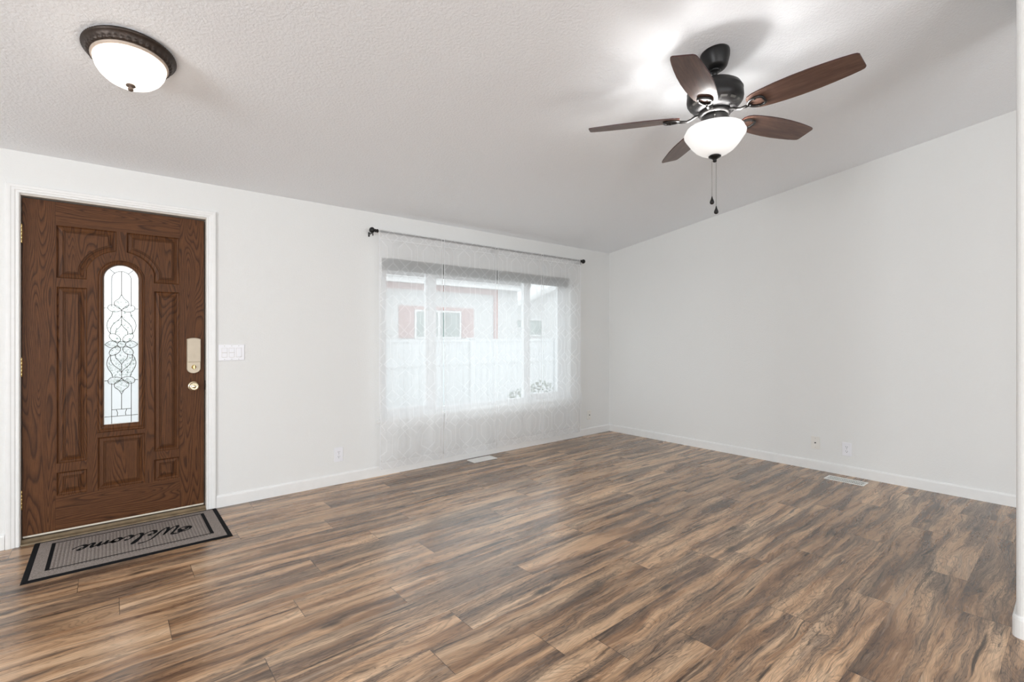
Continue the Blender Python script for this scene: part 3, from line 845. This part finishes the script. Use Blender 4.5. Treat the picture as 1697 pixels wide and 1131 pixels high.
# hand-lettered script "Welcome": strokes in letter space (x to the reader's right, y up), nib-pen widths
STR = [
  # W swash, then the W
  [(.34,1.02),(.10,1.20),(-.22,1.10),(-.34,.80),(-.20,.55),(.08,.52),(.26,.72),(.16,.95),(-.06,.98),(-.14,.82),(-.02,.70)],
  [(.20,1.32),(.52,1.34),(.62,1.16),(.50,.75),(.38,.30),(.40,.02),(.60,.12),(.86,.62),(1.06,1.15)],
  [(1.06,1.15),(.92,.62),(.86,.12),(.98,.0),(1.22,.36),(1.46,1.0),(1.66,1.42),(1.95,1.66),(2.25,1.70)],
  [(1.42,.30),(1.66,.42),(1.80,.58),(1.70,.68),(1.54,.52),(1.50,.22),(1.64,.02),(1.88,.12),(2.06,.34)],
  [(2.06,.34),(2.34,.86),(2.52,1.34),(2.48,1.52),(2.36,1.30),(2.22,.70),(2.18,.22),(2.30,.02),(2.50,.16),(2.66,.40)],
  [(2.98,.56),(2.86,.66),(2.70,.48),(2.66,.20),(2.82,.02),(3.02,.14),(3.16,.38)],
  [(3.42,.62),(3.26,.52),(3.20,.24),(3.32,.04),(3.50,.14),(3.58,.42),(3.46,.62),(3.52,.50),(3.74,.46),(3.88,.60)],
  [(3.88,.62),(3.86,.30),(3.80,.02)],[(3.84,.20),(4.02,.52),(4.14,.62),(4.18,.44),(4.12,.02)],[(4.14,.20),(4.32,.54),(4.46,.62),(4.50,.40),(4.46,.10),(4.58,.02),(4.74,.28)],
  [(4.72,.28),(4.96,.42),(5.06,.58),(4.96,.68),(4.82,.52),(4.78,.22),(4.92,.02),(5.16,.10),(5.36,.34)],
]
def script_strip(mb, pts, sc, ox, oy, z, nib=.085, ang=radians(38)):
    P = smooth(pts, 9); n = len(P); vs = []
    for i, (x, y) in enumerate(P):
        x += .22*y*.6
        t = (P[min(i+1, n-1)][0]-P[max(i-1, 0)][0], P[min(i+1, n-1)][1]-P[max(i-1, 0)][1]); L = sqrt(t[0]**2+t[1]**2) or 1
        nx, ny = -t[1]/L, t[0]/L
        w = .028 + nib*abs(cos(ang)*nx + sin(ang)*ny)**1.6 * min(1, (i+1)/6, (n-i)/6)
        for s_ in (-1, 1):
            X, Y = x + s_*w*nx, y + s_*w*ny
            for zz in (z-.0016, z): vs.append((ox - X*sc, oy - Y*sc*1.05, zz))
    fs = []
    for i in range(n-1):
        a = 4*i; b = a+4
        fs += [(a+1, b+1, b+3, a+3), (a, a+2, b+2, b), (a, b, b+1, a+1), (a+2, a+3, b+3, b+2)]
    fs += [(0, 1, 3, 2), (4*n-4, 4*n-2, 4*n-1, 4*n-3)]
    mb.add(vs, fs)
q = MB()
for st in STR: script_strip(q, st, .1005, -4.672, -.243, .0092)
obj('welcome_lettering', q, M_RUBBER, mat)

# ------------------------------------------------------------------ wall plates
def plate_root(name, loc, label, cat, group=None): return empty(name, loc, label, cat, group)
def frame_of(loc, face):
    """plate-local axes: a=right, b=up, c=out of the wall"""
    L = Vector(loc)
    if face == 'front': return lambda a, b, c: L + Vector((a, -c, b))
    if face == 'right': return lambda a, b, c: L + Vector((-c, -a, b))
    return lambda a, b, c: L + Vector((-a, c, b))
def pbox(mb, F, a0, a1, b0, b1, c0, c1, bev=0):
    t = MB(); t.box(a0, a1, b0, b1, c0, c1, bev); mb.add([F(*v) for v in t.v], t.f)
def pcyl(mb, F, a, b, r_, c0, c1, n=20):
    t = MB(); t.lathe([(r_, c0), (r_, c1)], n, Matrix.Translation((a, b, 0))); mb.add([F(*v) for v in t.v], t.f)
def outlet(loc, face, label, w=.072, h=.118, group=None):
    e = plate_root('wall_outlet', loc, label, 'outlet', group); F = frame_of(loc, face)
    p = MB(); pbox(p, F, -w/2, w/2, -h/2, h/2, .0003, .006, .0022); obj('cover_plate', p, M_PLASTIC, e)
    for s_ in (1, -1):
        rc = MB(); t = MB(); t.lathe([(.0168, .0055), (.0168, .0074), (.0160, .0080)], 24)
        vs = [(v[0], max(-.0135, min(.0135, v[1])) + s_*.0195, v[2]) for v in t.v]; rc.add([F(*v) for v in vs], t.f)
        ro = obj('receptacle', rc, M_PLASTIC, e)
        sl = MB(); pbox(sl, F, -.0075, -.0052, s_*.0195-.001, s_*.0195+.0085, .0078, .0084); pbox(sl, F, .0052, .0075, s_*.0195-.0005, s_*.0195+.0075, .0078, .0084)
        pcyl(sl, F, 0, s_*.0195-.0075, .0027, .0078, .0084, 12); obj('slots', sl, M_SLOT, ro)
    sc = MB(); pcyl(sc, F, 0, 0, .003, .0055, .0070, 14); obj('screw', sc, M_SCREW, e)
    return e
def coax(loc, face, label):
    e = plate_root('cable_outlet', loc, label, 'wall plate'); F = frame_of(loc, face)
    p = MB(); pbox(p, F, -.036, .036, -.058, .058, .0003, .006, .0022); obj('cover_plate', p, M_PLASTIC_W, e)
    j = MB(); pcyl(j, F, 0, 0, .0062, .0055, .0085, 6); pcyl(j, F, 0, 0, .0046, .0085, .016, 16); obj('jack', j, M_IRON, e)
    for s_ in (1, -1):
        k = MB(); pcyl(k, F, 0, s_*.0415, .003, .0055, .0068, 14); obj('screw', k, M_SCREW, e)
    return e
outlet((-3.5715, 0, .247), 'front', 'white duplex outlet low on the window wall between door and curtains')
coax((-.4025, 0, .2485), 'front', 'small off-white plate beside the curtain near the room corner')
coax((0, -2.415, .250), 'right', 'off-white cable plate on the right wall, beside the duplex outlet')
outlet((0, -2.6645, .233), 'right', 'white duplex outlet on the right wall above the floor vent')
outlet((-1.93, PY1, .335), 'north', 'white outlet plate on the wall end at the right edge')
sw = empty('light_switch', (-4.3605, 0, 1.1215), 'white triple light switch plate beside the front door', 'light switch'); F = frame_of(sw.location, 'front')
q = MB(); pbox(q, F, -.083, .083, -.0585, .0585, .0003, .006, .0022); obj('cover_plate', q, M_PLASTIC, sw)
for k, a in enumerate((-.046, 0, .046)):
    q = MB(); pbox(q, F, a-.0175, a+.0175, -.0345, .0345, .0052, .0066, .0006); obj('switch_surround', q, M_SLOT if False else M_JAMB, sw)
    if k < 2:
        for b in (-.0172, .0172):
            q = MB(); pbox(q, F, a-.0163, a+.0163, b-.0158, b+.0158, .0062, .0095, .0012); obj('rocker', q, M_PLASTIC, sw)
    else:
        q = MB(); pbox(q, F, a-.0163, a+.0163, -.0332, .0332, .0062, .0095, .0012); obj('rocker', q, M_PLASTIC, sw)
    for b in (-.0485, .0485): q = MB(); pcyl(q, F, a, b, .0028, .0055, .0068, 12); obj('screw', q, M_SCREW, sw)

# ------------------------------------------------------------------ floor vents
def vent(cx, cy, lx, ly, label, closed):
    e = empty('floor_vent', (cx, cy, 0), label, 'floor vent'); q = MB(); w = .014
    x0, x1, y0, y1 = cx-lx/2, cx+lx/2, cy-ly/2, cy+ly/2
    long_x = lx > ly
    q.box(x0, x1, y0, y0+w, .0003, .005, .0015); q.box(x0, x1, y1-w, y1, .0003, .005, .0015)
    q.box(x0, x0+w, y0+w, y1-w, .0003, .005, .0012); q.box(x1-w, x1, y0+w, y1-w, .0003, .005, .0012)
    obj('rim', q, M_VENT, e)
    q = MB(); q.box(x0+w, x1-w, y0+w, y1-w, .0004, .0012); obj('opening', q, M_VENT if closed else M_VENTD, e)
    L = (lx if long_x else ly)-2*w; n = int(L/.0125)
    for k in range(n):
        q = MB(); p = (x0 if long_x else y0)+w+L*(k+.5)/n
        if long_x: q.box(p-.0030, p+.0030, y0+w, y1-w, .0013, .0042, .0008)
        else: q.box(x0+w, x1-w, p-.0030, p+.0030, .0013, .0042, .0008)
        obj('slat', q, M_VENT, e)
    q = MB()
    if long_x: q.box(x0+w, x1-w, cy-.003, cy+.003, .0020, .0046, .0008)
    else: q.box(cx-.003, cx+.003, y0+w, y1-w, .0020, .0046, .0008)
    obj('crossbar', q, M_VENT, e)
vent(-2.167, -.128, .288, .132, 'white floor register under the curtains by the window', True)
vent(-.200, -2.710, .140, .292, 'white slotted floor register along the right wall baseboard', False)

# ------------------------------------------------------------------ flush ceiling light
fy, fx = -1.275, -4.977
tilt = math.atan(SL)
FM = Matrix.Translation((fx, fy, ceil_z(fy))) @ Matrix.Rotation(-tilt, 4, 'X')   # local -z points away from the sloping ceiling
fl = empty('flush_ceiling_light', (fx, fy, ceil_z(fy)), 'lit dome ceiling light with ribbed bronze rim above the front door', 'ceiling light')
NR = 168
def wob(k, i): return (.0016 if i % 2 else -.0008) if k in (4, 5) else ((.0026 if i % 4 < 2 else -.0016) if k in (9, 10, 11) else 0)
q = MB(); q.lathe([(.130, .0), (.160, .0), (.164, -.003), (.164, -.006), (.1695, -.009), (.1695, -.016), (.164, -.019), (.160, -.024), (.153, -.032), (.1525, -.036), (.1495, -.043), (.1445, -.048), (.140, -.048), (.136, -.042)], NR, FM, wob)
obj('rim', q, M_BRONZE, fl)
q = MB(); q.lathe([(.1405, -.0475), (.1410, -.0520), (.1370, -.0580), (.1330, -.0600), (.1290, -.0590)], 96, FM); obj('inner_ring', q, simple('ring_antique', (.50, .41, .34), .5, .1), fl)
q = MB(); q.lathe([(.1320, -.058), (.1310, -.070), (.1250, -.091), (.1130, -.112), (.0950, -.131), (.0710, -.147), (.0420, -.157), (.012, -.161), (.001, -.1613)], 72, FM); obj('glass_dome', q, M_FLUSH, fl)
q = MB(); q.lathe([(.001, -.160), (.017, -.1620), (.0185, -.1655), (.014, -.1695), (.006, -.1725), (.008, -.176), (.0112, -.181), (.009, -.187), (.001, -.190)], 28, FM); obj('finial', q, M_BRONZE_L, fl)

# ------------------------------------------------------------------ ceiling fan
FX, FY, = -2.580, -2.770; FZ = ceil_z(FY)
fan = empty('ceiling_fan', (FX, FY, FZ), 'black ceiling fan with five walnut blades and lit white bowl', 'ceiling fan')
TM = Matrix.Translation((FX, FY, 0))
CM = Matrix.Translation((FX, FY, FZ)) @ Matrix.Rotation(-tilt, 4, 'X')
q = MB(); q.lathe([(.074, .0), (.0745, -.010), (.071, -.030), (.063, -.054), (.055, -.074), (.053, -.078), (.046, -.086), (.034, -.092), (.020, -.094)], 56, CM); obj('canopy', q, M_BLACK, fan)
q = MB(); q.lathe([(.026, 2.664), (.031, 2.655), (.026, 2.646), (.0135, 2.644), (.0135, 2.600), (.022, 2.598), (.024, 2.584), (.030, 2.576)], 28, TM); obj('downrod', q, M_BLACK, fan)
q = MB(); q.lathe([(.030, 2.590), (.070, 2.588), (.104, 2.580), (.127, 2.564), (.138, 2.544), (.1400, 2.541), (.1385, 2.538), (.1405, 2.520), (.1415, 2.500), (.1385, 2.484), (.1340, 2.476), (.1330, 2.474), (.108, 2.448), (.098, 2.440), (.080, 2.436), (.062, 2.435)], 72, TM); mot = obj('motor_housing', q, M_BLACK, fan)
q = MB()
for k in range(15):
    a0 = 2*pi*(k+.18)/15; a1 = 2*pi*(k+.82)/15
    P = []
    for j in range(5):
        a = a0+(a1-a0)*j/4
        for rr, zz in ((.1275, 2.4672), (.1195, 2.4590)): P.append((FX+(rr+.0008)*cos(a), FY+(rr+.0008)*sin(a), zz-.0008))
    q.add(P, [(2*j, 2*j+1, 2*j+3, 2*j+2) for j in range(4)])
obj('vent_slots', q, M_SLOT, mot)
q = MB(); q.lathe([(.062, 2.440), (.078, 2.436), (.080, 2.424), (.076, 2.414), (.058, 2.410)], 48, TM); obj('flywheel', q, M_IRON, fan)
q = MB(); q.lathe([(.058, 2.413), (.066, 2.408), (.0675, 2.400), (.0675, 2.362), (.064, 2.354), (.060, 2.350), (.060, 2.344), (.040, 2.340)], 56, TM); obj('switch_housing', q, M_BLACK, fan)
# three lamps inside the bowl
for az, en in ((100, 4.3), (215, 4.7), (335, 4.3)):
    a = radians(az)
    d = bpy.data.lights.new('fan_bulb_light', 'POINT'); d.energy = en; d.shadow_soft_size = .022; d.color = (1, .985, .965)
    o = bpy.data.objects.new('fan_bulb_light', d); COL.objects.link(o); o.location = (FX+.078*cos(a), FY+.078*sin(a), 2.302)
# bowl
bowl = [(.1385, 2.3440), (.1425, 2.3430), (.1450, 2.3390), (.1470, 2.3330), (.1440, 2.3310), (.1500, 2.3270), (.1545, 2.3190), (.1530, 2.3090), (.1450, 2.2960), (.1340, 2.2800), (.1180, 2.2570), (.0960, 2.2330), (.0700, 2.2150), (.0420, 2.2050), (.0130, 2.2020)]
inner = [(max(.010, rr-.004), zz+.003) for rr, zz in reversed(bowl)]
q = MB(); prof = bowl + inner; n = 72; vs = []
for rr, zz in prof:
    for i in range(n): a = 2*pi*i/n; vs.append((FX+rr*cos(a), FY+rr*sin(a), zz))
np_ = len(prof); fs = [(k*n+i, k*n+(i+1) % n, ((k+1) % np_)*n+(i+1) % n, ((k+1) % np_)*n+i) for k in range(np_) for i in range(n)]
q.add(vs, fs, True); obj('glass_bowl', q, M_BOWL, fan)
q = MB(); q.tube([(FX, FY, 2.342), (FX, FY, 2.196)], .004, 10); obj('bowl_stem', q, M_BLACK, fan)
q = MB(); q.lathe([(.0125, 2.2060), (.026, 2.2035), (.032, 2.1990), (.031, 2.1950), (.020, 2.1890), (.011, 2.1830), (.0085, 2.1780), (.0105, 2.1740), (.0095, 2.1700), (.004, 2.1670), (.001, 2.1665)], 32, TM); obj('bowl_finial', q, M_BLACK, fan)
# pull chains
for (dx, dy, zb_) in ((-.010, .010, 1.978), (.004, -.006, 1.926)):
    q = MB(); z = 2.174; P = []
    q.tube([(FX+dx, FY+dy, z), (FX+dx, FY+dy, zb_)], .0008, 6)
    nb = int((z-zb_)/.006)
    for k in range(nb):
        q.lathe([(.0004, -.0015), (.0015, 0), (.0004, .0015)], 6, Matrix.Translation((FX+dx, FY+dy, z-k*.006)))
    ch = obj('pull_chain', q, M_CHAIN, fan)
    q = MB(); q.lathe([(.0012, .010), (.003, .004), (.0045, -.004), (.0095, -.016), (.0115, -.024), (.0095, -.031), (.004, -.0345), (.0005, -.035)], 20, Matrix.Translation((FX+dx, FY+dy, zb_))); obj('chain_pull', q, M_BLACK, ch)
q = MB(); q.tube([(FX-.0605, FY-.031, 2.392), (FX-.064, FY-.033, 2.380), (FX-.062, FY-.032, 2.346)], .0009, 6); q.lathe([(.001, -.004), (.004, 0), (.001, .004)], 12, Matrix.Translation((FX-.0620, FY-.0320, 2.392))); obj('switch_chain', q, M_CHAIN, fan)
# blades: outline half widths along the radius (tapered both ends, clipped tip)
BL = [(.178, .030), (.190, .046), (.215, .058), (.26, .066), (.33, .0735), (.40, .0765), (.47, .0755), (.54, .0705), (.60, .0640), (.640, .0575), (.655, .0530), (.662, .0440)]
def blade_mesh():
    q = MB(); pts = [(a, w) for a, w in BL] + [(a, -w) for a, w in reversed(BL)]
    q.prism(pts, lambda a, b: (a, b, .003), lambda a, b: (a, b, -.003)); return q
def iron_mesh():
    q = MB()
    # curved arm from the flywheel to the blade
    q.tube([(.070, 0, .010), (.098, 0, .006), (.118, 0, -.006), (.140, 0, -.014), (.165, 0, -.0125), (.178, 0, -.0105)], [.0085, .0075, .0070, .0070, .0078, .0080], 10)
    lp = [(.176, .0), (.188, .020), (.215, .033), (.246, .030), (.256, .016), (.257, 0), (.256, -.016), (.246, -.030), (.215, -.033), (.188, -.020)]
    q.tube([(a, b, -.0092) for a, b in smooth(lp + [lp[0]], 3)[:-1]], .0062, 8, True)
    for a, b in ((.190, 0), (.222, .030), (.222, -.030)): q.lathe([(.0045, -.0165), (.0045, -.009)], 10, Matrix.Translation((a, b, .0)))
    return q
BZ = 2.4135; PITCH = radians(-13)
for k in range(5):
    ang = radians(52.4 + 72*k)
    R = Matrix.Translation((FX, FY, BZ)) @ Matrix.Rotation(ang, 4, 'Z')
    Rp = R @ Matrix.Rotation(PITCH, 4, 'X')
    b0 = blade_mesh()
    me = bpy.data.meshes.new('blade'); me.from_pydata(b0.v, [], b0.f); me.materials.append(M_BLADE); me.materials.append(M_BLADE_E)
    for i, p in enumerate(me.polygons): p.material_index = 1 if i > 1 else 0
    bo = bpy.data.objects.new('blade', me); COL.objects.link(bo); bo.parent = fan
    bo.location = Vector((FX, FY, BZ)) - wloc(fan); bo.rotation_euler = Rp.to_euler()
    i0 = iron_mesh()
    me = bpy.data.meshes.new('blade_iron'); me.from_pydata(i0.v, [], i0.f); me.polygons.foreach_set('use_smooth', [True]*len(i0.f)); me.materials.append(M_IRON)
    io = bpy.data.objects.new('blade_iron', me); COL.objects.link(io); io.parent = fan
    io.location = Vector((FX, FY, BZ)) - wloc(fan); io.rotation_euler = Rp.to_euler()

# ------------------------------------------------------------------ outside the window
GZ = -.60
q = MB(); q.box(-16, 22, .17, 34, GZ-.2, GZ); gq = struct('ground', q, M_GROUND); gq.name = 'ground'
fn = empty('vinyl_fence', (0, 4.0, GZ), 'tall white vinyl privacy fence outside the window', 'fence')
for k in range(8):
    x0 = -9.0 + 2.4*k; q = MB()
    q.box(x0+.065, x0+2.335, 3.985, 4.012, GZ+.06, 1.17)
    for j in range(14): q.box(x0+.07+.162*j, x0+.074+.162*j, 3.980, 3.986, GZ+.10, 1.10)
    obj('fence_panel', q, M_VINYL, fn)
    q = MB(); q.box(x0-.062, x0+.062, 3.94, 4.06, GZ, 1.19, .004); q.box(x0-.075, x0+.075, 3.925, 4.075, 1.19, 1.215, .006); obj('fence_post', q, M_VINYL, fn)
    for z0, z1 in ((1.13, 1.185), (.675, .755), (GZ+.05, GZ+.16)):
        q = MB(); q.box(x0+.064, x0+2.336, 3.968, 4.03, z0, z1, .003); obj('fence_rail', q, M_VINYL, fn)
# neighbour's house
hs = empty('neighbour_house', (1.5, 7.0, GZ), 'white house with red shutters beyond the fence', 'house')
q = MB(); q.box(-1.0, 4.40, 7.0, 13.0, GZ, 2.60); obj('wall', q, M_HSIDE, hs)
q = MB(); q.box(-1.3, 4.45, 6.55, 6.60, 2.56, 2.70); q.box(-1.3, 4.45, 6.60, 6.998, 2.60, 2.625); obj('eave', q, M_HTRIM, hs)
q = MB(); q.box(-1.0, 3.48, 6.975, 6.999, 2.44, 2.59); obj('frieze_board', q, M_HRED, hs)
q = MB(); q.box(3.48, 3.62, 6.970, 6.999, GZ, 2.59); obj('corner_board', q, M_HRED, hs)
q = MB(); q.add([(-1.4, 6.5, 2.70), (4.5, 6.5, 2.70), (4.5, 10, 3.75), (-1.4, 10, 3.75), (-1.4, 6.5, 2.78), (4.5, 6.5, 2.78), (4.5, 10, 3.83), (-1.4, 10, 3.83)], [(0,3,2,1),(4,5,6,7),(0,1,5,4),(1,2,6,5),(2,3,7,6),(3,0,4,7)]); obj('roof', q, M_HROOF, hs)
for a, b in ((.49, .90), (2.36, 2.76)):
    q = MB(); q.box(a, b, 6.965, 6.998, 1.20, 2.02, .004)
    for k in range(11): q.box(a+.05, b-.05, 6.955, 6.966, 1.26+.068*k, 1.30+.068*k)
    obj('shutter', q, M_HRED, hs)
q = MB(); q.box(.90, 2.36, 6.965, 6.998, 1.935, 2.02, .003); obj('window_header', q, M_HRED, hs)
q = MB(); q.box(.92, 2.34, 6.96, 6.998, 1.88, 1.93); q.box(.92, 2.34, 6.96, 6.998, 1.18, 1.23); q.box(.92, .97, 6.96, 6.998, 1.23, 1.88); q.box(2.29, 2.34, 6.96, 6.998, 1.23, 1.88); q.box(1.60, 1.68, 6.96, 6.998, 1.23, 1.88)
wf = obj('house_window', q, M_HTRIM, hs)
q = MB(); q.box(.97, 2.29, 6.985, 6.997, 1.23, 1.88); obj('house_pane', q, M_HGLASS, wf)
# second building with a raked gable
h2 = empty('gabled_house', (7.5, 9.0, GZ), 'white gabled building at right beyond the fence', 'house')
q = MB(); q.prism([(5.02, GZ), (13.5, GZ), (13.5, 2.0), (9.3, 3.55), (5.02, 2.0)], lambda x, z: (x, 9.0, z), lambda x, z: (x, 15, z)); obj('wall', q, M_HSIDE, h2)
q = MB(); q.prism([(4.7, 1.88), (9.3, 3.62), (13.9, 1.88), (13.9, 2.06), (9.3, 3.82), (4.7, 2.06)], lambda x, z: (x, 8.6, z), lambda x, z: (x, 15.2, z)); obj('roof', q, M_HTRIM, h2)
for a, b, c, d in ((5.90, 6.24, 1.56, 1.82), (6.62, 7.28, 1.30, 1.83)):
    q = MB(); w = .05; q.box(a-w, b+w, 8.96, 8.999, d, d+w); q.box(a-w, b+w, 8.96, 8.999, c-w, c); q.box(a-w, a, 8.96, 8.999, c, d); q.box(b, b+w, 8.96, 8.999, c, d)
    wf = obj('house_window', q, M_HTRIM, h2); q = MB(); q.box(a, b, 8.98, 8.998, c, d); obj('house_pane', q, M_HGLASS, wf)
# shrubs by the fence
def shrub(cx, cy, hgt, rad, seed, label):
    rd = random.Random(seed); e = empty('shrub', (cx, cy, GZ), label, 'shrub', 'shrubs outside the window'); q = MB(); st = MB()
    for k in range(9):
        a = rd.random()*2*pi; rr = rad*(.3+.6*rd.random()); tip = Vector((cx+rr*cos(a), cy+rr*sin(a), GZ+hgt*(.55+.4*rd.random())))
        st.tube([(cx+.03*cos(a), cy+.03*sin(a), GZ), ((cx+tip.x)/2, (cy+tip.y)/2, GZ+(tip.z-GZ)*.6), tip], [.012, .008, .003], 5)
    for k in range(420):
        a = rd.random()*2*pi; ph = math.acos(rd.uniform(-.6, 1)); rr = rad*rd.uniform(.6, 1)
        c = Vector((cx + rr*sin(ph)*cos(a), cy + rr*sin(ph)*sin(a), GZ + hgt*.58 + hgt*.42*cos(ph)))
        u = Vector((rd.uniform(-1, 1), rd.uniform(-1, 1), rd.uniform(-.4, 1))).normalized(); w = u.cross(Vector((rd.random(), rd.random(), .3))).normalized(); nn = u.cross(w)
        L = rd.uniform(.04, .075)
        q.add([c, c+u*L*.5+w*L*.24+nn*.006, c+u*L, c+u*L*.5-w*L*.24+nn*.006], [(0, 1, 2, 3)])
    obj('foliage', q, M_LEAF, e, fix=False); obj('stem', st, M_STEM, e)
shrub(-.05, 1.75, .98, .30, 4, 'leafy green shrub behind the fixed pane, left of the two outside')
shrub(.62, 1.95, 1.05, .36, 9, 'leafy green shrub behind the right sash, nearest the window corner')
